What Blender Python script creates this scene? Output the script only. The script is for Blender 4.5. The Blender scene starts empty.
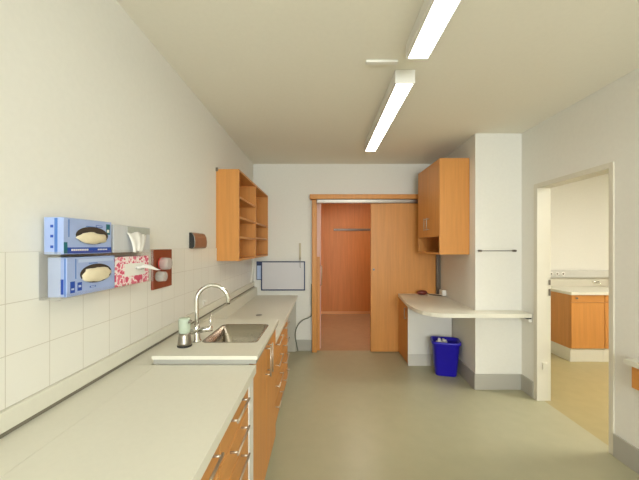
import bpy, bmesh, math, random
from mathutils import Vector, Matrix
random.seed(4)
scn = bpy.context.scene
COL = scn.collection

# ------------------------------------------------------------------ camera
cd = bpy.data.cameras.new('camera')
cam = bpy.data.objects.new('camera', cd); COL.objects.link(cam)
cam.location = (0, 0, 1.45); cam.rotation_euler = (math.radians(90), 0, 0)
cd.sensor_width = 36; cd.lens = 310 / 639 * 36
cd.shift_x = -0.0039; cd.shift_y = 0.0094
cd.clip_start = 0.02
scn.camera = cam

# ------------------------------------------------------------------ world, daylight, exposure
w = bpy.data.worlds.new('world'); scn.world = w; w.use_nodes = True
bg = w.node_tree.nodes['Background']
bg.inputs[0].default_value = (0.75, 0.87, 1.0, 1); bg.inputs[1].default_value = 1.0
LAMP = 8.4        # main tubes
ADDED_LAMP_NEXT = 23.0   # unseen lamp added in the next room
ADDED_LAMP_NICHE = 18.0  # unseen lamp added in the niche
def area(name, loc, rot, sx, sy, power, color):
    l = bpy.data.lights.new(name, 'AREA'); l.shape = 'RECTANGLE'; l.size = sx; l.size_y = sy
    l.energy = power; l.color = color
    o = bpy.data.objects.new(name, l); COL.objects.link(o)
    o.location = loc; o.rotation_euler = rot
    return o
# added daylight, an area light outside an unseen window behind the camera
area('added_daylight', (0.75, -3.46, 1.6), (math.radians(90), 0, 0), 2.2, 1.45, 165, (0.98, 0.985, 1.0))
scn.view_settings.view_transform = 'Standard'
scn.view_settings.look = 'None'
scn.view_settings.gamma = 1
scn.view_settings.use_curve_mapping = False
scn.view_settings.exposure = 0.6

# ------------------------------------------------------------------ materials
def lin(c):
    return tuple(((v / 255) / 12.92 if v / 255 <= 0.04045 else ((v / 255 + 0.055) / 1.055) ** 2.4) for v in c)
def mat(name, rgb, rough=0.5, metal=0.0, noise=0.0, scale=(6, 6, 6), bump=0.0, spec=0.5, nscale=1.0, emit=None):
    m = bpy.data.materials.new(name); m.use_nodes = True
    nt = m.node_tree; b = nt.nodes['Principled BSDF']
    c = lin(rgb)
    b.inputs['Base Color'].default_value = (*c, 1)
    b.inputs['Roughness'].default_value = rough
    b.inputs['Metallic'].default_value = metal
    b.inputs['Specular IOR Level'].default_value = spec
    if noise or bump:
        tc = nt.nodes.new('ShaderNodeTexCoord'); mp = nt.nodes.new('ShaderNodeMapping')
        mp.inputs['Scale'].default_value = scale
        nz = nt.nodes.new('ShaderNodeTexNoise'); nz.inputs['Scale'].default_value = nscale
        nz.inputs['Detail'].default_value = 5
        nt.links.new(tc.outputs['Object'], mp.inputs['Vector']); nt.links.new(mp.outputs[0], nz.inputs['Vector'])
        if noise:
            rp = nt.nodes.new('ShaderNodeValToRGB')
            rp.color_ramp.elements[0].position = 0.3; rp.color_ramp.elements[1].position = 0.7
            rp.color_ramp.elements[0].color = (*[v * (1 - noise) for v in c], 1)
            rp.color_ramp.elements[1].color = (*[min(1, v * (1 + noise)) for v in c], 1)
            nt.links.new(nz.outputs['Fac'], rp.inputs[0]); nt.links.new(rp.outputs[0], b.inputs['Base Color'])
        if bump:
            bp = nt.nodes.new('ShaderNodeBump'); bp.inputs['Strength'].default_value = bump
            bp.inputs['Distance'].default_value = 0.002
            nt.links.new(nz.outputs['Fac'], bp.inputs['Height']); nt.links.new(bp.outputs[0], b.inputs['Normal'])
    if emit:
        b.inputs['Emission Color'].default_value = (*emit[0], 1); b.inputs['Emission Strength'].default_value = emit[1]
    return m
def glassy(name, tint=(1, 1, 1), gloss=0.1, milky=False):
    m = bpy.data.materials.new(name); m.use_nodes = True; nt = m.node_tree
    nt.nodes.remove(nt.nodes['Principled BSDF']); out = nt.nodes['Material Output']
    t = nt.nodes.new('ShaderNodeBsdfTransparent'); t.inputs[0].default_value = (*tint, 1)
    g = nt.nodes.new('ShaderNodeBsdfDiffuse' if milky else 'ShaderNodeBsdfGlossy'); g.inputs['Roughness'].default_value = 0.08
    if milky: g.inputs[0].default_value = (.82, .8, .74, 1)
    mx = nt.nodes.new('ShaderNodeMixShader'); mx.inputs[0].default_value = gloss
    nt.links.new(t.outputs[0], mx.inputs[1]); nt.links.new(g.outputs[0], mx.inputs[2]); nt.links.new(mx.outputs[0], out.inputs[0])
    return m
def tile_mat():
    m = bpy.data.materials.new('white_tile'); m.use_nodes = True; nt = m.node_tree; b = nt.nodes['Principled BSDF']
    tc = nt.nodes.new('ShaderNodeTexCoord'); sp = nt.nodes.new('ShaderNodeSeparateXYZ'); cb = nt.nodes.new('ShaderNodeCombineXYZ')
    nt.links.new(tc.outputs['Object'], sp.inputs[0]); nt.links.new(sp.outputs['Y'], cb.inputs['X']); nt.links.new(sp.outputs['Z'], cb.inputs['Y'])
    br = nt.nodes.new('ShaderNodeTexBrick'); br.offset = 0; br.squash = 1
    br.inputs['Scale'].default_value = 1; br.inputs['Brick Width'].default_value = 0.151; br.inputs['Row Height'].default_value = 0.156
    br.inputs['Mortar Size'].default_value = 0.0013; br.inputs['Mortar Smooth'].default_value = 0.2
    br.inputs['Color1'].default_value = (*lin((233, 231, 220)), 1); br.inputs['Color2'].default_value = (*lin((230, 228, 217)), 1)
    br.inputs['Mortar'].default_value = (*lin((203, 198, 182)), 1)
    nt.links.new(cb.outputs[0], br.inputs['Vector']); nt.links.new(br.outputs['Color'], b.inputs['Base Color'])
    bp = nt.nodes.new('ShaderNodeBump'); bp.invert = True; bp.inputs['Strength'].default_value = 0.3; bp.inputs['Distance'].default_value = 0.001
    nt.links.new(br.outputs['Fac'], bp.inputs['Height']); nt.links.new(bp.outputs[0], b.inputs['Normal'])
    b.inputs['Roughness'].default_value = 0.28
    return m
M = {}
M['wall'] = mat('plaster_white', (231, 229, 220), 0.9, bump=0.15, scale=(40, 40, 40), noise=0.012, spec=0.2)
M['wall_cool'] = M['wall']
M['ceiling'] = mat('ceiling_paint', (240, 236, 222), 0.95, bump=0.1, scale=(40, 40, 40), noise=0.01, spec=0.1)
M['floor'] = mat('grey_green_vinyl', (172, 168, 138), 0.34, noise=0.025, scale=(9, 9, 9), spec=0.45)
M['floor_next'] = mat('sand_vinyl', (172, 158, 114), 0.38, noise=0.04, scale=(9, 9, 9), spec=0.4)
M['floor_niche'] = mat('brown_vinyl', (176, 146, 112), 0.4, noise=0.05, scale=(9, 9, 9), spec=0.4)
M['base'] = mat('grey_skirting_vinyl', (176, 173, 162), 0.5, noise=0.02)
M['tile'] = tile_mat()
BEECH = (207, 143, 74)
M['wood'] = mat('beech_veneer', BEECH, 0.42, noise=0.07, scale=(28, 28, 1.6), nscale=1.3, spec=0.4)
M['wood_h'] = mat('beech_veneer_horizontal_grain', BEECH, 0.42, noise=0.07, scale=(28, 1.6, 28), nscale=1.3, spec=0.4)
M['wood_x'] = mat('beech_veneer_cross_grain', BEECH, 0.42, noise=0.07, scale=(1.6, 28, 28), nscale=1.3, spec=0.4)
M['wood_red'] = mat('reddish_beech_panel', (198, 132, 74), 0.45, noise=0.09, scale=(22, 22, 1.3), nscale=1.3, spec=0.35)
M['lam'] = mat('cream_laminate', (224, 221, 205), 0.38, noise=0.012, scale=(60, 60, 60), spec=0.4)
M['lam_edge'] = mat('cream_laminate_edge', (214, 210, 192), 0.45)
M['white'] = mat('white_plastic', (236, 234, 226), 0.4)
M['panel'] = mat('white_panel', (226, 224, 216), 0.5, noise=0.01)
M['greyplinth'] = mat('pale_plinth_laminate', (206, 203, 194), 0.5)
M['greypanel'] = mat('grey_panel', (190, 186, 172), 0.55, noise=0.02)
M['frame'] = mat('cream_frame_paint', (216, 211, 194), 0.45, noise=0.01)
M['shaded_riser'] = mat('shaded_riser_strip', (168, 166, 156), 0.5)
M['shadow_gap'] = mat('painted_shadow_gap', (128, 122, 104), 0.8)  # dark grey painted for the shade below the upstand
M['steel'] = mat('brushed_steel', (168, 160, 146), 0.26, 1.0, noise=0.04, scale=(4, 60, 60))
M['chrome'] = mat('chrome', (222, 220, 214), 0.12, 1.0)
M['alu'] = mat('aluminium', (160, 154, 144), 0.35, 1.0)
M['handle'] = mat('satin_steel_handle', (196, 186, 170), 0.38, 0.85)
M['strip'] = mat('beige_strip', (196, 186, 160), 0.5)
M['dark'] = mat('dark_plastic', (38, 36, 34), 0.5)
M['greymetal'] = mat('grey_metal', (120, 112, 102), 0.4, 0.6)
M['navy'] = mat('navy_plastic', (22, 42, 88), 0.4)
M['boardface'] = mat('whiteboard_face', (206, 204, 206), 0.3, noise=0.01)
M['binblue'] = mat('blue_plastic', (34, 22, 176), 0.35, noise=0.04)
M['paper'] = mat('white_paper', (236, 234, 228), 0.8, noise=0.03, scale=(30, 30, 30))
M['acrylic_sheen'] = glassy('acrylic_painted_sheen', (.99, .99, .98), 0.13, True)  # milky diffuse share paints the reflection on the clear end plates
M['acrylic'] = glassy('clear_acrylic', (1.0, 1.0, 1.0), 0.045)
M['pane'] = glassy('window_glass', (0.98, 1, 1), 0.06)
M['palegreen'] = mat('pale_green_plastic', (184, 196, 176), 0.25)
M['boxblue'] = mat('light_blue_card', (160, 178, 220), 0.5, noise=0.05, scale=(14, 14, 14))
M['boxpale'] = mat('pale_blue_card', (186, 202, 232), 0.5)
M['boxmid'] = mat('mid_blue_print', (74, 118, 190), 0.5)
M['boxdeep'] = mat('deep_blue_print', (22, 72, 170), 0.5)
M['teal'] = mat('teal_print', (20, 104, 116), 0.5)
M['glove'] = mat('cream_latex', (226, 214, 182), 0.6, noise=0.06, scale=(30, 30, 30))
M['hole'] = mat('dark_opening', (66, 54, 44), 0.9)
M['boxgrey'] = mat('pale_grey_card', (200, 202, 204), 0.5, noise=0.03, scale=(60, 60, 8))
M['boxgrey2'] = mat('grey_green_print', (172, 174, 164), 0.5, noise=0.06, scale=(80, 80, 80))
M['pinkfloral'] = None
M['redbrown'] = mat('red_brown_board', (136, 62, 34), 0.4, noise=0.08, scale=(14, 14, 3))
M['brown'] = mat('brown_wood_grain_cover', (146, 100, 74), 0.35, noise=0.16, scale=(60, 60, 6))
M['red'] = mat('red_plastic', (196, 58, 52), 0.4)
M['clear'] = glassy('clear_plastic_cup', (0.9, 0.9, 0.87), 0.40, True)
M['maroon'] = mat('maroon_plastic', (112, 44, 34), 0.35)
M['cable'] = mat('grey_cable', (112, 116, 100), 0.5)
M['pink'] = mat('pink_plaster', (226, 188, 176), 0.8, noise=0.01)
def floral():
    m = bpy.data.materials.new('pink_and_white_floral_card'); m.use_nodes = True; nt = m.node_tree; b = nt.nodes['Principled BSDF']
    tc = nt.nodes.new('ShaderNodeTexCoord'); v = nt.nodes.new('ShaderNodeTexNoise'); v.inputs['Scale'].default_value = 46
    v.inputs['Detail'].default_value = 1.5
    r = nt.nodes.new('ShaderNodeValToRGB'); r.color_ramp.interpolation = 'CONSTANT'
    e = r.color_ramp.elements; e[0].position = 0; e[0].color = (*lin((212, 82, 112)), 1)
    e[1].position = 0.43; e[1].color = (*lin((238, 178, 190)), 1)
    n = e.new(0.47); n.color = (*lin((242, 232, 226)), 1)
    n = e.new(0.58); n.color = (*lin((226, 118, 142)), 1)
    nt.links.new(tc.outputs['Object'], v.inputs['Vector']); nt.links.new(v.outputs['Fac'], r.inputs[0]); nt.links.new(r.outputs[0], b.inputs['Base Color'])
    b.inputs['Roughness'].default_value = 0.5
    return m
M['pinkfloral'] = floral()
def lampmat(name, strength, col=(1.0, 0.955, 0.88)):
    return mat(name, (245, 245, 240), 0.5, emit=(col, strength))
M['lamp'] = lampmat('lit_diffuser', LAMP)
M['added_lamp_next'] = lampmat('added_diffuser_next_room', ADDED_LAMP_NEXT, (1.0, 0.96, 0.87))
M['added_lamp_niche'] = lampmat('added_diffuser_niche', ADDED_LAMP_NICHE, (1.0, 0.88, 0.74))

# ------------------------------------------------------------------ mesh helpers
class MB:
    """collects shapes given in world metres; build() links them as one mesh object"""
    def __init__(s): s.bm = bmesh.new()
    def box(s, x0, x1, y0, y1, z0, z1, bev=0.0, seg=2):
        r = bmesh.ops.create_cube(s.bm, size=1)
        vs = r['verts']
        for v in vs:
            v.co = Vector(((x0 + x1) / 2 + v.co.x * (x1 - x0), (y0 + y1) / 2 + v.co.y * (y1 - y0), (z0 + z1) / 2 + v.co.z * (z1 - z0)))
        if bev > 0:
            es = list({e for v in vs for e in v.link_edges})
            bmesh.ops.bevel(s.bm, geom=es, offset=bev, segments=seg, affect='EDGES', profile=0.5)
        return s
    def prism(s, pts, axis, lo, hi):
        """polygon extruded along axis; pts are the other two coordinates in x,y,z order"""
        def mk(p, t):
            if axis == 'x': return (t, p[0], p[1])
            if axis == 'y': return (p[0], t, p[1])
            return (p[0], p[1], t)
        a = [s.bm.verts.new(mk(p, lo)) for p in pts]; b = [s.bm.verts.new(mk(p, hi)) for p in pts]
        n = len(pts)
        s.bm.faces.new(a[::-1]); s.bm.faces.new(b)
        for i in range(n):
            s.bm.faces.new((a[i], a[(i + 1) % n], b[(i + 1) % n], b[i]))
        return s
    def tube(s, pts, r, n=12, smooth=True, cap=True):
        pts = [Vector(p) for p in pts]; rs = r if isinstance(r, (list, tuple)) else [r] * len(pts)
        rings = []; up = None
        for i, p in enumerate(pts):
            d = (pts[min(i + 1, len(pts) - 1)] - pts[max(i - 1, 0)]).normalized()
            if up is None:
                up = Vector((0, 0, 1)) if abs(d.z) < 0.9 else Vector((1, 0, 0))
            u = d.cross(up)
            if u.length < 1e-4: u = d.cross(Vector((0, 1, 0)))
            u.normalize(); v = u.cross(d).normalized(); up = v
            rings.append([s.bm.verts.new(p + (u * math.cos(t) + v * math.sin(t)) * rs[i]) for t in [2 * math.pi * k / n for k in range(n)]])
        for i in range(len(rings) - 1):
            for k in range(n):
                f = s.bm.faces.new((rings[i][k], rings[i][(k + 1) % n], rings[i + 1][(k + 1) % n], rings[i + 1][k])); f.smooth = smooth
        if cap:
            s.bm.faces.new(rings[0][::-1]); s.bm.faces.new(rings[-1])
        return s
    def lathe(s, cx, cy, prof, n=24, axis='z'):
        """prof: list of (radius, height) from bottom to top, closed with caps"""
        rings = []
        for r, h in prof:
            ring = []
            for k in range(n):
                t = 2 * math.pi * k / n
                if axis == 'z': co = (cx + r * math.cos(t), cy + r * math.sin(t), h)
                elif axis == 'x': co = (h, cx + r * math.cos(t), cy + r * math.sin(t))
                else: co = (cx + r * math.cos(t), h, cy + r * math.sin(t))
                ring.append(s.bm.verts.new(co))
            rings.append(ring)
        for i in range(len(rings) - 1):
            for k in range(n):
                f = s.bm.faces.new((rings[i][k], rings[i][(k + 1) % n], rings[i + 1][(k + 1) % n], rings[i + 1][k])); f.smooth = True
        s.bm.faces.new(rings[0][::-1]); s.bm.faces.new(rings[-1])
        return s
    def blob(s, c, r, jitter=0.25, sub=3, seed=1):
        rnd = random.Random(seed)
        res = bmesh.ops.create_icosphere(s.bm, subdivisions=sub, radius=1)
        ph = [rnd.uniform(0, 6.28) for _ in range(6)]
        for v in res['verts']:
            p = v.co.copy()
            k = 1 + jitter * (math.sin(5 * p.y + ph[0]) * math.sin(4 * p.z + ph[1]) + 0.5 * math.sin(9 * p.y + ph[2] + 4 * p.z) + 0.3 * math.sin(11 * p.z + ph[3]))
            v.co = Vector((c[0] + p.x * r[0] * k, c[1] + p.y * r[1] * k, c[2] + p.z * r[2] * k))
        for f in s.bm.faces: f.smooth = True
        return s
    def sheet(s, grid, th=0.0012):
        """grid[i][j] of points -> thin two-sided sheet with thickness"""
        a = [[Vector(p) for p in row] for row in grid]; R, Cn = len(a), len(a[0])
        nrm = (a[-1][0] - a[0][0]).cross(a[0][-1] - a[0][0]).normalized() * th
        t = [[s.bm.verts.new(p) for p in row] for row in a]; b = [[s.bm.verts.new(p + nrm) for p in row] for row in a]
        for i in range(R - 1):
            for j in range(Cn - 1):
                f = s.bm.faces.new((t[i][j], t[i][j + 1], t[i + 1][j + 1], t[i + 1][j])); f.smooth = True
                f = s.bm.faces.new((b[i][j], b[i + 1][j], b[i + 1][j + 1], b[i][j + 1])); f.smooth = True
        loop = [(0, j) for j in range(Cn)] + [(i, Cn - 1) for i in range(1, R)] + [(R - 1, j) for j in range(Cn - 2, -1, -1)] + [(i, 0) for i in range(R - 2, 0, -1)]
        for k in range(len(loop)):
            p, q = loop[k], loop[(k + 1) % len(loop)]
            s.bm.faces.new((t[p[0]][p[1]], b[p[0]][p[1]], b[q[0]][q[1]], t[q[0]][q[1]]))
        return s
    def build(s, name, m, parent=None):
        bm = s.bm
        bmesh.ops.recalc_face_normals(bm, faces=bm.faces[:])
        if parent is not None:
            org = wloc(parent)
            # keep part origins at the root so object texture coordinates run on through the parts
        else:
            cs = [v.co for v in bm.verts]
            org = Vector(((min(c.x for c in cs) + max(c.x for c in cs)) / 2, (min(c.y for c in cs) + max(c.y for c in cs)) / 2, min(c.z for c in cs)))
        for v in bm.verts: v.co -= org
        me = bpy.data.meshes.new(name); bm.to_mesh(me); bm.free()
        me.materials.append(m)
        o = bpy.data.objects.new(name, me); COL.objects.link(o)
        if parent is not None: o.parent = parent
        else: o.location = org
        return o
def wloc(o):
    l = Vector(o.location)
    p = o.parent
    while p: l += Vector(p.location); p = p.parent
    return l
def thing(name, loc, label, cat, group=None):
    o = bpy.data.objects.new(name, None); COL.objects.link(o); o.location = loc; o.empty_display_size = 0.05
    return tag(o, label, cat, group)
def tag(o, label, cat, group=None):
    o['label'] = label; o['category'] = cat
    if group: o['group'] = group
    return o
def struct(o, label=None, cat=None):
    o['kind'] = 'structure'
    if label: o['label'] = label
    if cat: o['category'] = cat
    return o
B = lambda *a, **k: MB().box(*a, **k)

# ------------------------------------------------------------------ room shell
XL, XR, YB, ZC, YF = -0.953, 2.02, 4.30, 2.588, -3.20
XN = 5.0      # far side of the next room
YN = 4.46     # end wall of the next room
struct(B(XL - .1, XR + .06, YF - .1, YB, -.1, 0).build('floor', M['floor']), 'grey green vinyl floor of the main room', 'floor')
struct(B(XR + .06, XN + .1, 0.2, YN + .1, -.1, 0).build('floor_next_room', M['floor_next']), 'sand coloured vinyl floor seen through the right doorway', 'floor')
struct(B(-.2, 1.65, YB, 6.75, -.1, 0).build('floor_niche', M['floor_niche']), 'brown floor inside the wood lined niche', 'floor')
struct(B(XL - .1, XR + .12, YF - .1, YB + .1, ZC, ZC + .1).build('ceiling', M['ceiling']), 'cream painted ceiling of the main room', 'ceiling')
struct(B(XR + .12, XN + .1, 0.2, YN + .1, ZC, ZC + .1).build('ceiling_next_room', M['ceiling']), 'ceiling of the next room', 'ceiling')
struct(B(XL - .1, XL, YF - .1, YB + .1, 0, ZC).build('wall_left', M['wall']), 'white plaster wall on the left above the tiles', 'wall')
# back wall with the niche opening
wb = MB(); wb.box(XL, -.07, YB, YB + .1, 0, ZC); wb.box(1.45, XR, YB, YB + .1, 0, ZC); wb.box(-.07, 1.45, YB, YB + .1, 2.07, ZC)
struct(wb.build('wall_back', M['wall']), 'white end wall around the sliding door', 'wall')
# right wall with doorway
wr = MB(); wr.box(XR, XR + .12, YF - .1, 2.14, 0, ZC); wr.box(XR, XR + .12, 2.95, YN + .1, 0, ZC); wr.box(XR, XR + .12, 2.14, 2.95, 2.035, ZC)
struct(wr.build('wall_right', M['wall']), 'white wall on the right with the open doorway', 'wall')
struct(MB().prism([(1.552, 3.137), (XR, 3.137), (XR, YB), (1.606, YB)], 'z', 0, ZC).build('wall_pillar', M['wall']), 'white boxed-out pillar beside the wall cabinet', 'wall')
# rear wall behind the camera, with an unseen window added for daylight
wf = MB(); wf.box(XL, -.25, YF - .1, YF, 0, ZC); wf.box(1.75, XR, YF - .1, YF, 0, ZC); wf.box(-.25, 1.75, YF - .1, YF, 0, .95); wf.box(-.25, 1.75, YF - .1, YF, 2.25, ZC)
struct(wf.build('wall_rear', M['wall']), 'wall behind the viewer with the added daylight window', 'wall')
wfr = MB()
for a in ((-.25, -.19, .95, 2.25), (1.69, 1.75, .95, 2.25), (.72, .78, .95, 2.25)): wfr.box(a[0], a[1], YF - .08, YF - .02, a[2], a[3])
for z0, z1 in ((.95, 1.01), (2.19, 2.25)):
    wfr.box(-.19, .72, YF - .08, YF - .02, z0, z1); wfr.box(.78, 1.69, YF - .08, YF - .02, z0, z1)
win = struct(wfr.build('window_added', M['white']), 'unseen white framed window added behind the viewer for daylight', 'window')
for x0, x1 in ((-.19, .72), (.78, 1.69)):
    B(x0, x1, YF - .053, YF - .047, 1.01, 2.19).build('pane', M['pane'], win)
# next room shell
struct(B(XR + .12, XN, YN, YN + .1, 0, ZC).build('wall_next_room_end', M['wall']), 'bright white end wall of the next room', 'wall')
struct(B(XN, XN + .1, 0.2, YN + .1, 0, ZC).build('wall_next_room_side', M['wall']), 'far side wall of the next room', 'wall')
struct(B(XR + .12, XN, 0.2, 0.3, 0, ZC).build('wall_next_room_near', M['wall']), 'near wall of the next room', 'wall')
# niche shell: wood lined
struct(B(-.2, 1.65, 6.62, 6.72, 0, 2.5).build('wall_niche_end', M['wood_red']), 'reddish beech panelled end of the niche', 'wall')
struct(B(-.12, -.02, YB + .1, 6.62, 0, 2.5).build('wall_niche_left', M['pink']), 'pinkish left side of the niche above the wooden panel', 'wall')
struct(B(1.5, 1.6, YB + .1, 6.62, 0, 2.5).build('wall_niche_right', M['wood_red']), 'beech panelled right side of the niche', 'wall')
struct(B(-.2, 1.65, YB + .1, 6.72, 2.5, 2.56).build('ceiling_niche', M['ceiling']), 'ceiling of the niche', 'ceiling')
struct(B(-.02, 1.5, 6.604, 6.62, 0.002, .055).build('baseboard_niche', mat('pale_beech_skirting', (218, 166, 112), .45)), 'pale wooden skirting at the end of the niche', 'baseboard')

# tiles, upstand, service ledge on the left wall
struct(B(XL, XL + .007, YF, YB, .964, 1.432).build('trim_1', M['tile']), 'square white wall tiles behind the counter', 'tiles')
T = bpy.data.objects['trim_1']
# shift the tile origin so that joints fall where the photo has them
off = Vector((XL, .926, .964)) - Vector(T.location)
for v in T.data.vertices: v.co -= off
T.location = Vector(T.location) + off
struct(B(XL, XL + .020, -.6, YB, .902, .9635, bev=.002).build('trim_2', M['lam']), 'cream upstand strip between counter and tiles', 'trim')
struct(B(XL, XL + .012, -.6, YB, .886, .901).build('trim_3', M['shadow_gap']), 'dark strip painted as the shadow line under the upstand', 'trim')  # thin dark strip stands in for the shadow line here
lg = MB(); lg.box(XL, -.785, -.6, 1.475, .846, .885); lg.box(XL, -.815, 1.4765, 2.22, .70, .885); lg.box(XL, -.897, 2.22, YB, .70, .885)
struct(lg.build('trim_4', M['lam']), 'cream ledge along the wall behind the worktops', 'ledge')

# skirting
def skirting(name, *b): return struct(B(*b, bev=.003).build(name, M['base']), None, None)
skirting('baseboard_back', -.86, -.137, YB - .012, YB, 0, .152)['label'] = 'grey skirting under the whiteboard beside the door post'
skirting('baseboard_pillar', 1.540, XR - .012, 3.125, 3.137, 0, .157)['label'] = 'grey skirting across the pillar front'
struct(MB().prism([(1.540, 3.137), (1.5515, 3.137), (1.5795, 3.746), (1.568, 3.746)], 'z', 0, .157).build('baseboard_pillar_side', M['base']))['label'] = 'grey skirting on the pillar side behind the bin'
skirting('baseboard_right', XR - .012, XR, -3.19, 2.14, 0, .157)['label'] = 'grey skirting on the right wall near the viewer'
skirting('baseboard_right_corner', XR - .012, XR, 2.952, 3.137, 0, .157)['label'] = 'grey skirting between pillar and doorway'

# doorway frame on the right
fr = MB()
fr.box(2.012, 2.142, 2.14, 2.178, 0, 2.035, bev=.004); fr.box(2.012, 2.142, 2.90, 2.95, 0, 2.035, bev=.004); fr.box(2.012, 2.142, 2.178, 2.90, 1.993, 2.035, bev=.003)
df = struct(fr.build('trim_5', M['frame']), 'cream painted frame of the right doorway', 'door frame')
for z0, z1 in ((1.085, 1.135), (.985, 1.05)):
    B(2.118, 2.136, 2.894, 2.8995, z0, z1, bev=.002).build('strike_plate', M['greymetal'], df)
B(2.06, 2.10, 2.885, 2.8995, .30, .36).build('hinge', M['frame'], df)

# frame, rail and sliding door at the back
ft = MB(); ft.box(-.136, -.07, 4.215, YB, 0, 2.078, bev=.006)
ft.box(-.165, 1.30, 4.15, YB, 2.082, 2.145, bev=.006)
f2 = struct(ft.build('trim_6', M['wood']), 'beech post and head board framing the niche', 'door frame')
rl = MB(); rl.box(-.07, 1.53, 4.19, 4.285, 2.035, 2.079); 
rl.box(-.07, 1.53, 4.172, 4.186, 2.042, 2.074, bev=.004)
rl.build('rail', M['alu'], f2)
sd = struct(B(.665, 1.57, 4.228, 4.268, .008, 2.033, bev=.003).build('door_1', M['wood']), 'beech sliding door pushed to the right', 'sliding door')
h = MB(); h.lathe(.705, 1.13, [(.016, 4.229), (.016, 4.222), (.011, 4.220)], n=20, axis='y'); h.build('handle', M['alu'], sd)
h = MB(); h.lathe(.705, 1.13, [(.007, 4.2205), (.007, 4.2175)], n=14, axis='y'); h.build('keyhole_cover', M['dark'], sd)

# ------------------------------------------------------------------ ceiling lamps
def lamp(y0, y1, label):
    r = thing('ceiling_lamp', (.537, (y0 + y1) / 2, ZC - .078), label, 'ceiling light', 'long lamps on the main ceiling')
    hb = MB(); hb.box(.472, .602, y0 + .012, y1 - .012, ZC - .070, ZC, bev=.004)
    hb.build('housing', M['white'], r)
    for a, b in ((.476, .4835), (.5905, .598)):  # lips added to shade the upper walls from the diffuser
        B(a, b, y0 + .013, y1 - .013, ZC - .090, ZC - .0702, bev=.002).build('shading_lip', M['white'], r)
    B(.484, .590, y0 + .014, y1 - .014, ZC - .078, ZC - .0702).build('diffuser', M['lamp'], r)
    for a, b in ((y0, y0 + .0118), (y1 - .0118, y1)):
        B(.4725, .6015, a, b, ZC - .088, ZC, bev=.003).build('end_cap', M['white'], r)
lamp(2.0, 3.46, 'lit white strip lamp nearer the back wall')
lamp(.29, 1.75, 'lit white strip lamp cut off by the top edge of the picture')
tag(B(.27, .465, 1.892, 1.924, ZC - .014, ZC, bev=.003).build('cable_duct', M['white']), 'thin white cable duct on the ceiling between the two lamps', 'cable duct')
# unseen lamps added to light the next room and niche
r = thing('added_panel_lamp', (3.6, 2.4, ZC - .05), 'unseen lit ceiling panel lamp added in the next room', 'ceiling light')
B(3.0, 4.2, 1.9, 2.5, ZC - .04, ZC).build('housing', M['white'], r); B(3.03, 4.17, 1.93, 2.47, ZC - .046, ZC - .0405).build('diffuser', M['added_lamp_next'], r)
r = thing('added_panel_lamp', (.75, 5.3, 2.45), 'unseen lit ceiling lamp added inside the wood lined niche', 'ceiling light')
B(.5, 1.0, 5.1, 5.6, 2.46, 2.5).build('housing', M['white'], r); B(.53, .97, 5.13, 5.57, 2.454, 2.4595).build('diffuser', M['added_lamp_niche'], r)

# ------------------------------------------------------------------ left counter run
XF = -.33          # front plane of the near cabinets
def bar_handle_y(y0, y1, z, xf, parent, r=.0046, out=.032):
    m = MB()
    m.tube([(xf, y0 + .012, z), (xf + out, y0 + .012, z)], r * .9, 10)
    m.tube([(xf, y1 - .012, z), (xf + out, y1 - .012, z)], r * .9, 10)
    m.tube([(xf + out, y0, z), (xf + out, y1, z)], r, 10)
    return m.build('handle', M['handle'], parent)
def bar_handle_z(x, y, z0, z1, parent, dirx=1, r=.0046, out=.032):
    m = MB()
    m.tube([(x, y, z0 + .012), (x + dirx * out, y, z0 + .012)], r * .9, 10)
    m.tube([(x, y, z1 - .012), (x + dirx * out, y, z1 - .012)], r * .9, 10)
    m.tube([(x + dirx * out, y, z0), (x + dirx * out, y, z1)], r, 10)
    return m.build('handle', M['handle'], parent)
def drawer_unit(name, y0, y1, xback, xf, ztop, zbot, rows, label, group, hy, zdrop):
    r = thing(name, ((xback + xf) / 2, (y0 + y1) / 2, 0), label, 'base cabinet', group)
    c = MB(); c.box(xback, xf - .021, y0 + .001, y1 - .001, zbot - .01, ztop)
    c.build('carcass', M['panel'], r)
    B(xback, xf - .075, y0 + .001, y1 - .001, 0, zbot - .0105).build('plinth', M['base'], r)
    hh = (ztop - zbot) / rows
    for k in range(rows):
        z1 = ztop - k * hh - .002; z0 = ztop - (k + 1) * hh + .002
        d = B(xf - .020, xf, y0 + .003, y1 - .003, z0, z1, bev=.0015).build('drawer', M['wood_h'], r)
        bar_handle_y(hy[0], hy[1], z1 - zdrop, xf, d)
    return r
GN = 'beech drawer units under the near worktop'
drawer_unit('drawer_cabinet', 1.0, 1.39, -.78, XF, .844, .16, 6, 'beech drawer unit under the near worktop, next to the sink cabinet', GN, (1.10, 1.275), .018)
drawer_unit('drawer_cabinet', .61, 1.0, -.78, XF, .844, .16, 6, 'beech drawer unit under the near worktop, closest to the viewer', GN, (.715, .935), .018)
tag(B(-.78, XF + .004, 1.391, 1.474, 0, .844, bev=.002).build('filler_panel', M['panel']), 'narrow white panel between near drawers and sink cabinet', 'panel')
tag(B(-.7846, -.313, -.5, 1.475, .846, .885, bev=.001).build('worktop', M['lam']), 'lower cream worktop nearest the viewer', 'worktop')

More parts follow.
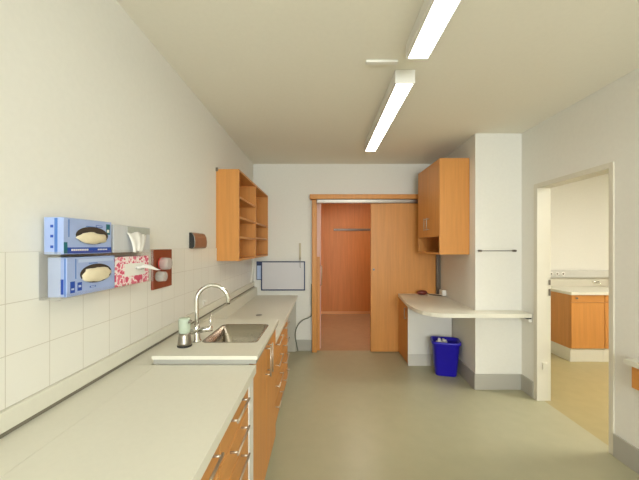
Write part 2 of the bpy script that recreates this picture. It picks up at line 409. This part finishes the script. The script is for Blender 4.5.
# sink cabinet
SY0, SY1 = 1.4765, 2.205
r = thing('sink_cabinet', (-.56, 1.84, 0), 'beech two-door cabinet under the sink', 'base cabinet')
cs = MB()
cs.box(-.80, XF - .021, SY0, SY0 + .018, .10, .883); cs.box(-.80, XF - .021, SY1 - .018, SY1, .10, .883)
cs.box(-.80, XF - .021, SY0 + .018, SY1 - .018, .10, .118); cs.box(-.80, -.79, SY0 + .018, SY1 - .018, .118, .883)
cs.build('carcass', M['panel'], r)
B(-.80, XF - .075, SY0, SY1, 0, .099).build('plinth', M['base'], r)
ym = (SY0 + SY1) / 2
for a, b, hy in ((SY0 + .002, ym - .0015, ym - .035), (ym + .0015, SY1 - .002, ym + .035)):
    d = B(XF - .020, XF, a, b, .103, .880, bev=.0015).build('door', M['wood'], r)
    bar_handle_z(XF, hy, .69, .865, d)
# sink counter with hole
HX0, HX1, HY0, HY1 = -.650, -.362, 1.69, 2.065
sk = MB()
sk.box(-.812, HX0, 1.478, 2.222, .908, .925); sk.box(HX1, -.308, 1.478, 2.222, .908, .925)
sk.box(HX0, HX1, 1.478, HY0, .908, .925); sk.box(HX0, HX1, HY1, 2.222, .908, .925)
r = thing('worktop', (-.56, 1.85, .885), 'raised cream worktop around the sink', 'worktop')
sk.build('slab', M['lam'], r)
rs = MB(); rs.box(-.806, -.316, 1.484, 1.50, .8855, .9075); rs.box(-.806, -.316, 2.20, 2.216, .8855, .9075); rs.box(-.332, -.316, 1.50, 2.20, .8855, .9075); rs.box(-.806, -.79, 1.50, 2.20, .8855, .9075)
rs.build('riser', M['shaded_riser'], r)  # riser greyed to carry the shadow band below the slab
r = thing('sink', (-.53, 1.87, .74), 'steel sink bowl set into the raised worktop', 'sink')
bs = MB()
def rrect(x0, x1, y0, y1, rad, n=6):
    out = []
    for cx, cy, a0 in ((x1 - rad, y1 - rad, 0), (x0 + rad, y1 - rad, 90), (x0 + rad, y0 + rad, 180), (x1 - rad, y0 + rad, 270)):
        for k in range(n + 1):
            t = math.radians(a0 + 90 * k / n); out.append((cx + rad * math.cos(t), cy + rad * math.sin(t)))
    return out
def loft(bm, rings, smooth=True, cap_first=False, cap_last=True):
    vs = [[bm.verts.new(p) for p in ring] for ring in rings]; n = len(vs[0])
    for i in range(len(vs) - 1):
        for k in range(n):
            f = bm.faces.new((vs[i][k], vs[i][(k + 1) % n], vs[i + 1][(k + 1) % n], vs[i + 1][k])); f.smooth = smooth
    if cap_first: bm.faces.new(vs[0][::-1])
    if cap_last: bm.faces.new(vs[-1])
def rr3(x0, x1, y0, y1, rad, z): return [(p[0], p[1], z) for p in rrect(x0, x1, y0, y1, rad)]
g = .004
inner = [rr3(HX0 - .010, HX1 + .010, HY0 - .010, HY1 + .010, .035, .9255), rr3(HX0 - .010, HX1 + .010, HY0 - .010, HY1 + .010, .035, .9275),
         rr3(HX0 + g, HX1 - g, HY0 + g, HY1 - g, .03, .9265), rr3(HX0 + .012, HX1 - .012, HY0 + .012, HY1 - .012, .045, .80),
         rr3(HX0 + .03, HX1 - .03, HY0 + .03, HY1 - .03, .05, .768), rr3(HX0 + .09, HX1 - .09, HY0 + .09, HY1 - .09, .05, .764)]
outer = [rr3(HX0 + .088, HX1 - .088, HY0 + .088, HY1 - .088, .05, .761), rr3(HX0 + .027, HX1 - .027, HY0 + .027, HY1 - .027, .05, .765),
         rr3(HX0 + .009, HX1 - .009, HY0 + .009, HY1 - .009, .045, .80), rr3(HX0 + .001, HX1 - .001, HY0 + .001, HY1 - .001, .03, .9253)]
loft(bs.bm, inner); loft(bs.bm, outer, cap_first=True, cap_last=False)
bs.build('basin', M['steel'], r)
m = MB(); m.lathe(-.506, 1.878, [(.034, .7645), (.036, .766), (.032, .768), (.02, .7665)], n=24); m.build('drain', M['chrome'], r)

# faucet
r = thing('faucet', (-.690, 1.705, .925), 'chrome gooseneck tap arching over the sink', 'tap')
FX, FY = -.690, 1.705
m = MB(); m.lathe(FX, FY, [(.026, .9251), (.026, .931), (.019, .940), (.017, 1.005), (.013, 1.02)], n=20); m.build('base', M['chrome'], r)
pts = [(FX, FY, 1.0), (FX, FY, 1.06), (FX, FY, 1.14)]
RA = .083; CXa, CZa = FX + RA, 1.150
for k in range(0, 17):
    t = math.pi - (math.pi + .28) * k / 16
    pts.append((CXa + RA * math.cos(t), FY + .03 * k / 16, CZa + RA * math.sin(t)))
m = MB(); m.tube(pts, [.0115] * (len(pts) - 3) + [.0115, .012, .012], 14); m.build('spout', M['chrome'], r)
m = MB(); m.tube([(FX - .026, FY - .004, .980), (FX + .05, FY - .006, .994), (FX + .088, FY - .007, .999)], [.016, .016, .014], 14); m.build('mixer_body', M['chrome'], r)
m = MB(); m.tube([(FX + .076, FY - .007, 1.0), (FX + .079, FY - .007, 1.03), (FX + .083, FY - .007, 1.078)], [.005, .004, .0045], 10); m.build('lever', M['chrome'], r)

# soap dispenser
r = thing('soap_dispenser', (-.742, 1.625, .925), 'silver and pale green soap dispenser beside the tap', 'soap dispenser')
DX, DY = -.720, 1.625
m = MB(); m.lathe(DX, DY, [(.036, .9251), (.037, .930), (.035, .934)], n=24); m.build('foot', M['dark'], r)
m = MB(); m.lathe(DX, DY, [(.035, .9342), (.034, .945), (.029, .985), (.027, .995)], n=24); m.build('base', M['alu'], r)
m = MB(); m.lathe(DX, DY, [(.026, .9952), (.029, 1.0), (.030, 1.06), (.028, 1.072), (.012, 1.074)], n=24); m.build('container', M['palegreen'], r)
m = MB(); m.tube([(DX + .022, DY - .01, 1.05), (DX + .040, DY - .012, 1.062)], [.007, .006], 10); m.build('spout', M['alu'], r)

# low far counter
tag(B(-.8965, -.338, 2.224, 4.298, .732, .77, bev=.003).build('worktop', M['lam']), 'low cream worktop under the whiteboard', 'worktop')
GF = 'beech drawer units under the low worktop'
drawer_unit('drawer_cabinet', 2.225, 2.70, -.86, -.352, .730, .10, 4, 'beech drawer unit under the low worktop, next to the sink cabinet', GF, (2.33, 2.60), .022)
drawer_unit('drawer_cabinet', 2.702, 3.17, -.86, -.352, .730, .10, 4, 'beech drawer unit under the low worktop, farther from the sink', GF, (2.80, 3.07), .022)
tag(B(-.86, -.358, 4.25, 4.286, 0, .730, bev=.002).build('support_panel', M['greypanel']), 'grey upright panel carrying the far end of the low worktop', 'panel')
m = MB(); m.lathe(-.62, 3.05, [(.03, .7702), (.03, .773), (.024, .775)], n=20); tag(m.build('cable_outlet', M['alu']), 'small round metal cap on the low worktop', 'cap')

# ------------------------------------------------------------------ open wall shelf (left)
r = thing('wall_shelf', (-.85, 3.53, 1.315), 'open beech pigeonhole cabinet on the left wall', 'wall shelf')
sx0, sx1, sy0, sy1, sz0, sz1, t = XL + .0005, -.746, 2.787, 4.285, 1.315, 2.142, .019
B(sx0, sx1, sy0, sy0 + t, sz0, sz1, bev=.001).build('side_panel', M['wood'], r)
B(sx0, sx1, sy1 - t, sy1, sz0, sz1, bev=.001).build('side_panel', M['wood'], r)
B(sx0, sx1, sy0 + t, sy1 - t, sz1 - t, sz1).build('top_panel', M['wood_h'], r)
B(sx0, sx1, sy0 + t, sy1 - t, sz0, sz0 + t).build('bottom_panel', M['wood_h'], r)
B(XL + .008, XL + .014, sy0 + t, sy1 - t, sz0 + t, sz1 - t).build('back_panel', M['wood_h'], r)
ymid = 3.50
B(XL + .0145, sx1, ymid - t / 2, ymid + t / 2, sz0 + t, sz1 - t).build('divider', M['wood'], r)
for z in (1.893, 1.711, 1.528): B(XL + .0145, sx1 - .003, sy0 + t, ymid - t / 2, z - t / 2, z + t / 2).build('shelf', M['wood_h'], r)
for z in (1.711, 1.540): B(XL + .0145, sx1 - .003, ymid + t / 2, sy1 - t, z - t / 2, z + t / 2).build('shelf', M['wood_h'], r)
B(XL, XL + .02, sy0 - .012, sy0 - .0005, sz1 - .02, sz1 + .012).build('mounting_bracket', M['greymetal'], r)

# ------------------------------------------------------------------ wall cabinet (right)
r = thing('wall_cabinet', (1.39, 3.63, 1.36), 'beech two-door wall cabinet with open slot on the pillar', 'wall cabinet')
cx0, cx1, cy0, cy1, cz0, cz1 = 1.24, 1.556, 3.27, 4.0, 1.36, 2.378
B(cx0, cx1, cy0, cy0 + t, cz0, cz1, bev=.001).build('side_panel', M['wood'], r)
B(cx0, cx1, cy1 - t, cy1, cz0, cz1, bev=.001).build('side_panel', M['wood'], r)
B(cx0 + .02, cx1, cy0 + t, cy1 - t, cz1 - t, cz1).build('top_panel', M['wood_h'], r)
B(cx0, cx1, cy0 + t, cy1 - t, cz0, cz0 + t).build('bottom_panel', M['wood_h'], r)
B(cx0 + .02, cx1 - .01, cy0 + t, cy1 - t, 1.552, 1.552 + t).build('shelf', M['wood_h'], r)
B(cx1 - .01, cx1, cy0 + t, cy1 - t, cz0 + t, cz1 - t).build('back_panel', M['wood'], r)
cm = (cy0 + cy1) / 2
for a, b, hy in ((cy0 + t + .001, cm - .0015, cm - .045), (cm + .0015, cy1 - t - .001, cm + .045)):
    d = B(cx0 + .0005, cx0 + .0195, a, b, 1.553, cz1 - .001, bev=.0015).build('door', M['wood'], r)
    bar_handle_z(cx0, hy, 1.63, 1.775, d, dirx=-1, r=.005, out=.03)

# ------------------------------------------------------------------ right desk
r = thing('desk', (1.4, 3.5, .762), 'cream curved desktop fixed around the pillar', 'desk')
pts = [(1.551, 2.965), (1.551, 3.137), (1.601, 4.226), (1.038, 4.226), (1.0, 3.85), (.967, 3.50), (.960, 3.35), (.972, 3.20), (1.005, 3.095), (1.065, 3.02), (1.15, 2.978), (1.26, 2.965)]
MB().prism(pts, 'z', .762, .800).build('desktop', M['lam'], r)
MB().prism([(1.551, 2.965), (2.011, 2.965), (2.011, 3.1365), (1.551, 3.1365)], 'z', .762, .800).build('ledge', M['lam'], r)
br = MB(); br.box(1.97, 2.011, 2.975, 3.12, .748, .7615); br.build('bracket', M['dark'], r)
br = MB(); br.box(1.985, 2.0195, 2.975, 3.10, .715, .7475, bev=.006); br.build('bracket_cover', M['white'], r)
r = thing('desk_cabinet', (1.3, 3.99, 0), 'low cabinet under the desk with white back and beech front', 'base cabinet')
B(1.062, 1.572, 3.76, 4.21, .14, .7615).build('carcass', M['panel'], r)
B(1.040, 1.572, 3.75, 3.7598, .1425, .7612, bev=.002).build('back_panel', M['panel'], r)
d = B(1.040, 1.0615, 3.76, 4.21, .02, .7612, bev=.0015).build('door', M['wood'], r)
bar_handle_z(1.040, 3.82, .55, .69, d, dirx=-1, r=.0045, out=.026)
B(1.062, 1.572, 3.762, 4.21, 0.0, .1395).build('plinth', M['base'], r)
B(1.040, 1.572, 3.748, 3.7615, 0.0, .142, bev=.002).build('plinth_face', M['greyplinth'], r)

# corner channel beside the sliding door and things on the desk
m = MB(); m.box(1.545, 1.595, 4.175, 4.215, .801, 1.36, bev=.003)
tag(m.build('cable_channel', M['greymetal']), 'grey metal channel in the corner above the desk', 'cable channel')
r = thing('power_adapter', (1.35, 4.08, .80), 'small rounded dark red device lying at the back of the desk', 'device')
m = MB(); m.blob((1.325, 4.10, .834), (.068, .04, .033), .05, 3, 2); m.build('body', M['maroon'], r)
m = MB(); m.tube([(1.38, 4.10, .83), (1.43, 4.09, .808), (1.48, 4.07, .806), (1.53, 4.02, .806), (1.545, 3.99, .811)], .0055, 8); m.build('cord', M['dark'], r)
r = thing('wall_socket', (1.53, 3.9, .81), 'white socket block on the pillar side just above the desk', 'socket')
B(1.535, 1.587, 3.95, 4.06, .812, .885, bev=.006).build('housing', M['white'], r)
m = MB(); m.lathe(4.005, .85, [(.02, 1.5345), (.02, 1.533)], n=18, axis='x'); m.build('socket', M['lam_edge'], r)

# towel rail on pillar
r = thing('towel_rail', (1.77, 3.11, 1.39), 'thin metal towel rail across the pillar', 'towel rail')
m = MB(); m.tube([(1.585, 3.095, 1.402), (1.93, 3.095, 1.402)], .004, 10); m.build('rod', M['greymetal'], r)
for x in (1.585, 1.93):
    m = MB(); m.tube([(x, 3.0875, 1.402), (x, 3.1365, 1.402)], [.011, .011], 12); m.build('end_knob', M['greymetal'], r)

# waste bin
r = thing('waste_bin', (1.36, 3.55, 0), 'blue plastic waste bin under the desk', 'waste bin')
def bin_ring(s, z, a=math.radians(-14)):
    hw, hd = .147 * s, .112 * s; out = []
    for p in rrect(-hw, hw, -hd, hd, .05 * s):
        out.append((1.400 + p[0] * math.cos(a) - p[1] * math.sin(a), 3.52 + p[0] * math.sin(a) + p[1] * math.cos(a), z))
    return out
m = MB()
loft(m.bm, [bin_ring(.72, .002), bin_ring(.77, .012), bin_ring(.97, .365), bin_ring(1.03, .37), bin_ring(1.04, .357), bin_ring(1.06, .358), bin_ring(1.05, .388), bin_ring(.95, .384), bin_ring(.75, .02)], cap_first=True)
m.build('bucket', M['binblue'], r)
m = MB()
loft(m.bm, [bin_ring(.80, .15), bin_ring(.86, .24), bin_ring(.5, .27)], cap_first=True)
tag(m.build('bin_bag', M['dark']), 'dark liner with rubbish inside the blue bin', 'bin bag')
for k, (dx, dy, dz, sx, sy, sz, sd_) in enumerate(((-.07, -.01, .335, .03, .03, .045, 3), (.0, .035, .33, .03, .025, .04, 5), (.02, -.045, .31, .03, .025, .035, 8))):
    m = MB(); m.blob((1.400 + dx, 3.52 + dy, dz + .01), (sx, sy, sz), .35, 3, sd_)
    tag(m.build('crumpled_paper', M['paper']), ('crumpled white paper at the left of the blue bin', 'crumpled white paper at the back of the blue bin', 'crumpled white paper at the front of the blue bin')[k], 'paper', 'crumpled paper in the bin')

# ------------------------------------------------------------------ things on the back wall
r = thing('whiteboard', (-.535, 4.27, .84), 'small whiteboard with navy frame above the low worktop', 'whiteboard')
bx0, bx1, bz0, bz1 = -.838, -.233, .838, 1.240
B(bx0 + .015, bx1 - .015, 4.266, 4.279, bz0 + .015, bz1 - .015).build('board', M['boardface'], r)
m = MB(); m.box(bx0, bx1, 4.258, 4.280, bz0, bz0 + .015, bev=.002); m.box(bx0, bx1, 4.258, 4.280, bz1 - .015, bz1, bev=.002)
m.box(bx0, bx0 + .015, 4.258, 4.280, bz0 + .015, bz1 - .015); m.box(bx1 - .015, bx1, 4.258, 4.280, bz0 + .015, bz1 - .015)
m.build('frame', M['navy'], r)
r = thing('display_board', (-.75, 4.29, .99), 'blue board half hidden behind the whiteboard at the corner', 'board')
B(-.898, -.60, 4.286, 4.2985, .99, 1.225).build('board', M['boxpale'], r)
m = MB(); m.box(-.905, -.60, 4.2815, 4.2985, .982, .9895); m.box(-.905, -.60, 4.2815, 4.2985, 1.18, 1.238); m.box(-.905, -.8985, 4.2815, 4.2985, .99, 1.1795)
m.build('frame', M['navy'], r)
r = thing('wall_hook', (-.305, 4.29, 1.24), 'narrow white hanging strip above the right end of the whiteboard', 'hook')
B(-.318, -.290, 4.280, 4.2995, 1.262, 1.49, bev=.003).build('strip', M['strip'], r)
m = MB(); m.tube([(-.300, 4.284, 1.30), (-.300, 4.252, 1.285), (-.300, 4.2515, 1.16), (-.292, 4.2515, 1.15)], .004, 8); m.build('clip', M['alu'], r)
# cord by the door post
m = MB()
ctrl = [(-.141, 4.235, .93), (-.143, 4.235, .70), (-.141, 4.235, .52), (-.18, 4.23, .475), (-.264, 4.23, .437), (-.335, 4.23, .36), (-.366, 4.23, .25), (-.352, 4.235, .13), (-.33, 4.25, .012)]
def smooth_pts(c, n=6):
    c = [Vector(p) for p in c]; out = []
    for i in range(len(c) - 1):
        p0 = c[max(i - 1, 0)]; p1 = c[i]; p2 = c[i + 1]; p3 = c[min(i + 2, len(c) - 1)]
        for k in range(n):
            u = k / n
            out.append(.5 * ((2 * p1) + (p2 - p0) * u + (2 * p0 - 5 * p1 + 4 * p2 - p3) * u * u + (3 * p1 - p0 - 3 * p2 + p3) * u ** 3))
    out.append(c[-1]); return out
m.tube(smooth_pts(ctrl), .0075, 8)
tag(m.build('cable', M['cable']), 'grey cable hanging from the beech door post beside the low worktop', 'cable')
m = MB(); m.tube(smooth_pts([(-.935, 4.20, 1.312), (-.932, 4.19, 1.20), (-.934, 4.14, 1.05), (-.936, 4.08, .972)]), .011, 10)
tag(m.build('cable_sleeve', M['white']), 'white cable sleeve running down the tiles under the pigeonhole cabinet', 'cable')

# niche contents
r = thing('coat_rack', (.65, 6.6, 1.76), 'dark coat rail on the end panel of the niche', 'coat rack')
B(.25, 1.45, 6.598, 6.619, 1.775, 1.82, bev=.002).build('rail', M['greymetal'], r)
for k in range(6):
    x = .34 + k * .2
    m = MB(); m.tube([(x, 6.598, 1.80), (x, 6.56, 1.79), (x, 6.55, 1.815)], .006, 8); m.build('hook', M['greymetal'], r)
r = thing('partition_panel', (-.05, 4.35, 0), 'half-height beech panel just inside the niche', 'panel')
B(-.0698, -.030, 4.302, 4.399, .0, 1.30, bev=.003).build('panel', M['wood'], r)
m = MB(); m.tube([(-.030, 4.36, 1.17), (-.004, 4.36, 1.17), (-.004, 4.36, .90), (-.030, 4.36, .90)], .006, 10); m.build('handle', M['steel'], r)

# ------------------------------------------------------------------ left wall items
def face_x(pts, x0, x1):  # polygon in y,z extruded in x
    return MB().prism(pts, 'x', x0, x1)
def ellipse(cy, cz, ry, rz, n=28, sag=0.0):
    return [(cy + ry * math.cos(2 * math.pi * k / n), cz + rz * math.sin(2 * math.pi * k / n) + sag * math.cos(2 * math.pi * k / n)) for k in range(n)]
XT = XL + .0075    # tile face
# acrylic rack
r = thing('glove_box_rack', (-.91, 1.32, 1.27), 'clear acrylic rack on the tiles holding gloves and tissues', 'rack')
m = MB(); m.box(XT, XT + .003, 1.032, 1.60, 1.268, 1.43); m.build('back_plate', M['acrylic'], r)
m = MB(); m.box(XT + .003, -.872, 1.035, 1.60, 1.268, 1.2715); m.build('lower_shelf', M['acrylic'], r)
m = MB(); m.box(XT + .003, -.872, 1.035, 1.60, 1.4155, 1.4195); m.build('upper_shelf', M['acrylic'], r)
for y in (1.032, 1.6005):
    m = MB(); m.box(XT + .003, -.872, y, y + .003, 1.2685, 1.43); m.build('end_plate', M['acrylic_sheen'], r)
for z in (1.272, 1.420):
    m = MB(); m.box(-.8725, -.870, 1.036, 1.60, z, z + .014); m.build('front_lip', M['acrylic'], r)

def glove_box(y0, y1, z0, z1, label, lower):
    x0, x1 = XT + .0035, -.8755
    r = thing('glove_box', ((x0 + x1) / 2, (y0 + y1) / 2, z0), label, 'glove box', 'glove boxes in the acrylic rack')
    L, H = y1 - y0, z1 - z0
    B(x0, x1, y0, y1, z0, z1, bev=.0015).build('carton', M['boxblue'], r)
    e = .0006
    def patch(name, m, *b): B(*b).build(name, m, r)
    D, MI = M['boxdeep'], M['boxmid']
    if lower:
        patch('print', D, x1, x1 + e, y0 + .014, y0 + .034, z0 + .012, z0 + .052); patch('print', D, x1, x1 + e, y0 + .046, y0 + .066, z0 + .016, z0 + .046)
        patch('print', D, x1, x1 + e, y0 + .105, y0 + .135, z0 + .020, z0 + .026)
        patch('print', D, x0 + .045, x0 + .055, y0 - e, y0, z0 + .01, z0 + .062)
        patch('stripe', MI, x0 + .058, x0 + .062, y0 - e, y0, z0 + .003, z1 - .003)
        patch('print', M['boxpale'], x1, x1 + e, y0 + .05, y1 - .01, z1 - .020, z1 - .008)
        patch('lettering', M['boxpale'], x1 + e, x1 + .0010, y0 + .018, y0 + .030, z0 + .022, z0 + .028)
        patch('lettering', M['boxpale'], x1 + e, x1 + .0010, y0 + .050, y0 + .062, z0 + .028, z0 + .036)
        patch('lettering', M['boxpale'], x1 + e, x1 + .0010, y0 + .109, y0 + .131, z0 + .0215, z0 + .0245)
    else:
        patch('print', D, x1, x1 + e, y0 + .016, y1 - .001, z0 + .003, z0 + .024)
        patch('print', D, x1, x1 + e, y0 + .150, y0 + .185, z1 - .026, z1 - .018)
        for zz in (.022, .058, .092): patch('print', D, x0 + .022, x0 + .032, y0 - e, y0, z0 + zz, z0 + zz + .009)
        patch('stripe', MI, x0 + .036, x0 + .046, y0 - e, y0, z0 + .003, z1 - .003)
        patch('logo_patch', M['teal'], x1, x1 + e, y1 - .032, y1 - .010, z1 - .052, z1 - .010)
        patch('logo_patch', M['teal'], x1, x1 + e, y0 + .001, y0 + .0155, z0 + .004, z0 + .042)
        for k in range(9): patch('lettering', M['white'], x1 + e, x1 + .0010, y0 + .032 + k * .009, y0 + .0385 + k * .009, z0 + .012, z0 + .0185)
        for k in range(6): patch('lettering', M['white'], x1 + e, x1 + .0010, y0 + .160 + k * .009, y0 + .1665 + k * .009, z0 + .013, z0 + .018)
        patch('lettering', M['white'], x1 + e, x1 + .0010, y1 - .028, y1 - .015, z1 - .044, z1 - .032)
        patch('lettering', M['boxpale'], x1 + e, x1 + .0010, y0 + .153, y0 + .182, z1 - .0235, z1 - .0205)
    patch('stripe', MI, x1, x1 + e, y0 + (.036 if lower else .020), y0 + (.040 if lower else .024), z0 + .06, z1 - .006)
    patch('stripe', MI, x1, x1 + e, y0 + .10, y0 + .145, z1 - .0265 , z1 - .0235)
    cy, cz = (y0 + L * .56, z0 + H * .54) if not lower else (y0 + L * .57, z0 + H * .53)
    face_x(ellipse(cy, cz, .082, .033 if not lower else .036), x1, x1 + .0016).build('opening', M['hole'], r)
    g = MB(); g.blob((x1 + .006, cy - .004, cz - (.010 if not lower else .004)), (.012, .074, .022 if not lower else .028), .10, 3, 7 if lower else 12)
    gg = g.build('glove', M['glove'], r)
glove_box(1.050, 1.289, 1.421, 1.548, 'light blue glove box with a deep blue band, upper shelf of the rack', False)
glove_box(1.064, 1.309, 1.273, 1.410, 'light blue glove box on the lower shelf of the rack', True)

# tissue boxes
x0, x1 = XT + .0035, -.878
r = thing('tissue_box', (-.91, 1.46, 1.421), 'grey tissue box on the upper shelf of the rack', 'tissue box', 'tissue boxes in the acrylic rack')
B(x0, x1, 1.306, 1.582, 1.421, 1.541, bev=.002).build('carton', M['boxgrey'], r)
B(x1, x1 + .0006, 1.40, 1.578, 1.508, 1.538).build('print', M['boxgrey2'], r)
face_x(ellipse(1.462, 1.500, .06, .012), x1 + .0007, x1 + .0016).build('opening', M['hole'], r)
grid = []
for i in range(9):
    v = i / 8; row = []
    for j in range(9):
        u = j / 8 - .5; wdt = .15 * (1 - .62 * v)
        row.append((x1 + .005 + .016 * math.sin(v * 1.9) + .003 * math.sin(u * 14) * (.4 + v), 1.462 - .02 * v + u * wdt, 1.512 - .088 * v ** 1.15 + .005 * math.cos(u * 9)))
    grid.append(row)
MB().sheet(grid).build('tissue', M['paper'], r)
r = thing('tissue_box', (-.91, 1.46, 1.273), 'pink and white floral tissue box on the lower shelf of the rack', 'tissue box', 'tissue boxes in the acrylic rack')
B(x0, x1, 1.318, 1.570, 1.273, 1.402, bev=.002).build('carton', M['pinkfloral'], r)
B(x1, x1 + .0007, 1.378, 1.535, 1.312, 1.370).build('panel_print', M['white'], r)
face_x(ellipse(1.50, 1.344, .038, .007), x1 + .0008, x1 + .0016).build('opening', M['hole'], r)
grid = []
for i in range(9):
    v = i / 8; row = []
    for j in range(7):
        u = j / 6 - .5
        row.append((x1 + .003 + .068 * v, 1.495 + .05 * v + u * .085 * (1 - .8 * v), 1.348 - .012 * v + .012 * math.sin(u * 7) * (1 - v) + .006 * math.sin(v * 5)))
    grid.append(row)
MB().sheet(grid).build('tissue', M['paper'], r)

# red-brown board with two clear cup holders
r = thing('dispenser_board', (-.94, 1.84, 1.206), 'red-brown board with clear cups beside the tissue boxes', 'wall board')
B(XT, XT + .012, 1.712, 1.928, 1.206, 1.430, bev=.002).build('board', M['redbrown'], r)
m = MB(); m.lathe(1.790, 1.348, [(.031, XT + .0125), (.036, XT + .02), (.033, XT + .066), (.026, XT + .068)], n=24, axis='x'); m.build('cup', M['clear'], r)
m = MB(); m.lathe(1.790, 1.348, [(.0365, XT + .017), (.0372, XT + .019), (.0364, XT + .024)], n=24, axis='x'); m.build('red_band', M['red'], r)
m = MB(); m.lathe(1.757, 1.278, [(.026, XT + .0125), (.030, XT + .02), (.027, XT + .058), (.022, XT + .060)], n=24, axis='x'); m.build('cup', M['clear'], r)
m = MB(); m.lathe(1.757, 1.278, [(.012, XT + .0125), (.012, XT + .044)], n=16, axis='x'); m.build('spindle', M['alu'], r)

# little brown curved holder
r = thing('paper_holder', (-.93, 2.34, 1.42), 'small brown curved holder on the wall above the tiles', 'holder')
prof = [(XL, 1.432)] ; 
arc = [(XL + .012, 1.432), (XL + .030, 1.434), (XL + .040, 1.446), (XL + .043, 1.48), (XL + .038, 1.515), (XL + .026, 1.540), (XL + .012, 1.548)]
MB().prism([(a, b) for a, b in arc], 'y', 2.225, 2.455).build('cover', M['brown'], r)
MB().prism([(XL + .0005, 1.4335), (XL + .012, 1.4335), (XL + .029, 1.436), (XL + .0385, 1.448), (XL + .0415, 1.48), (XL + .0365, 1.514), (XL + .025, 1.538), (XL + .012, 1.546), (XL + .0005, 1.546)], 'y', 2.2215, 2.2248).build('end_plate', M['dark'], r)
m = MB(); m.tube([(a, 2.2225, b) for a, b in arc], .0028, 8); m.build('edge_trim', M['alu'], r)
B(XL + .0005, XL + .0115, 2.2255, 2.45, 1.434, 1.547).build('mounting_plate', M['alu'], r)
m = MB(); m.box(XT, XT + .006, 2.46, 2.485, .985, 1.02, bev=.002); m.tube([(XT + .006, 2.472, 1.01), (XT + .02, 2.472, 1.005), (XT + .022, 2.472, 1.02)], .003, 8)
tag(m.build('adhesive_hook', M['white']), 'tiny white adhesive hook on the tiles behind the tap', 'hook')

# ------------------------------------------------------------------ next room
GX = 'beech units in the next room'
def next_unit(x0, x1, label):
    r = thing('base_cabinet', ((x0 + x1) / 2, 4.16, 0), label, 'base cabinet', GX)
    B(x0, x1, 3.892, 4.45, .164, .838).build('carcass', M['wood'], r)
    B(x0, x1, 3.885, 4.45, 0, .1635).build('plinth', M['lam'], r)
    d = B(x0 + .003, x1 - .003, 3.870, 3.8915, .168, .742, bev=.0015).build('door', M['wood'], r)
    d2 = B(x0 + .003, x1 - .003, 3.870, 3.8915, .746, .836, bev=.0015).build('drawer', M['wood_x'], r)
    m = MB(); m.lathe(x0 + .06, .80, [(.008, 3.8705), (.008, 3.856), (.012, 3.853), (.010, 3.848)], n=12, axis='y'); m.build('knob', M['greymetal'], d2)
next_unit(3.112, 3.53, 'beech unit at the open end of the next room counter')
next_unit(3.532, 3.95, 'beech unit of the next room counter, partly hidden by the door frame')
tag(B(3.10, 3.965, 3.85, 4.459, .8385, .876, bev=.003).build('worktop', M['lam']), 'cream worktop in the next room', 'worktop')
struct(B(2.2, XN, YN - .016, YN, .877, .995).build('trim_7', M['frame']), 'cream upstand behind the next room counter', 'trim')
tr = struct(B(2.2, XN, YN - .05, YN, 1.0, 1.105, bev=.003).build('trim_8', mat('grey_duct', (206, 204, 196), .5)), 'grey socket duct on the next room wall', 'trim')
for x in (3.26, 3.345, 3.43):
    m = MB(); m.lathe(x, 1.055, [(.026, YN - .0505), (.026, YN - .054), (.018, YN - .0545)], n=18, axis='y'); s_ = m.build('socket', M['white'], tr)
    m = MB(); m.lathe(x, 1.055, [(.013, YN - .0546), (.013, YN - .056)], n=14, axis='y'); m.build('socket_hole', M['greymetal'], s_)
r = thing('wall_tap', (3.99, 4.40, .90), 'small chrome tap over the next room worktop', 'tap')
m = MB(); m.tube([(3.90, 4.443, .93), (3.90, 4.36, .93), (3.90, 4.34, .915)], .01, 10); m.build('spout', M['chrome'], r)
m = MB(); m.tube([(3.86, 4.425, .94), (3.95, 4.425, .94)], .012, 10); m.build('body', M['chrome'], r)
struct(B(XR + .12, XR + .132, 2.96, YN, 0, .157).build('baseboard_next_room', M['base']), 'skirting in the next room', 'baseboard')

# wall console at the right edge
r = thing('wall_console', (1.985, 1.3, .55), 'narrow wall shelf with beech box at the right picture edge', 'wall shelf')
B(1.945, 2.0195, .6, 2.0, .692, .727, bev=.003).build('top', M['lam'], r)
B(1.962, 2.0195, .6, 1.965, .553, .6915, bev=.002).build('box', M['wood_h'], r)
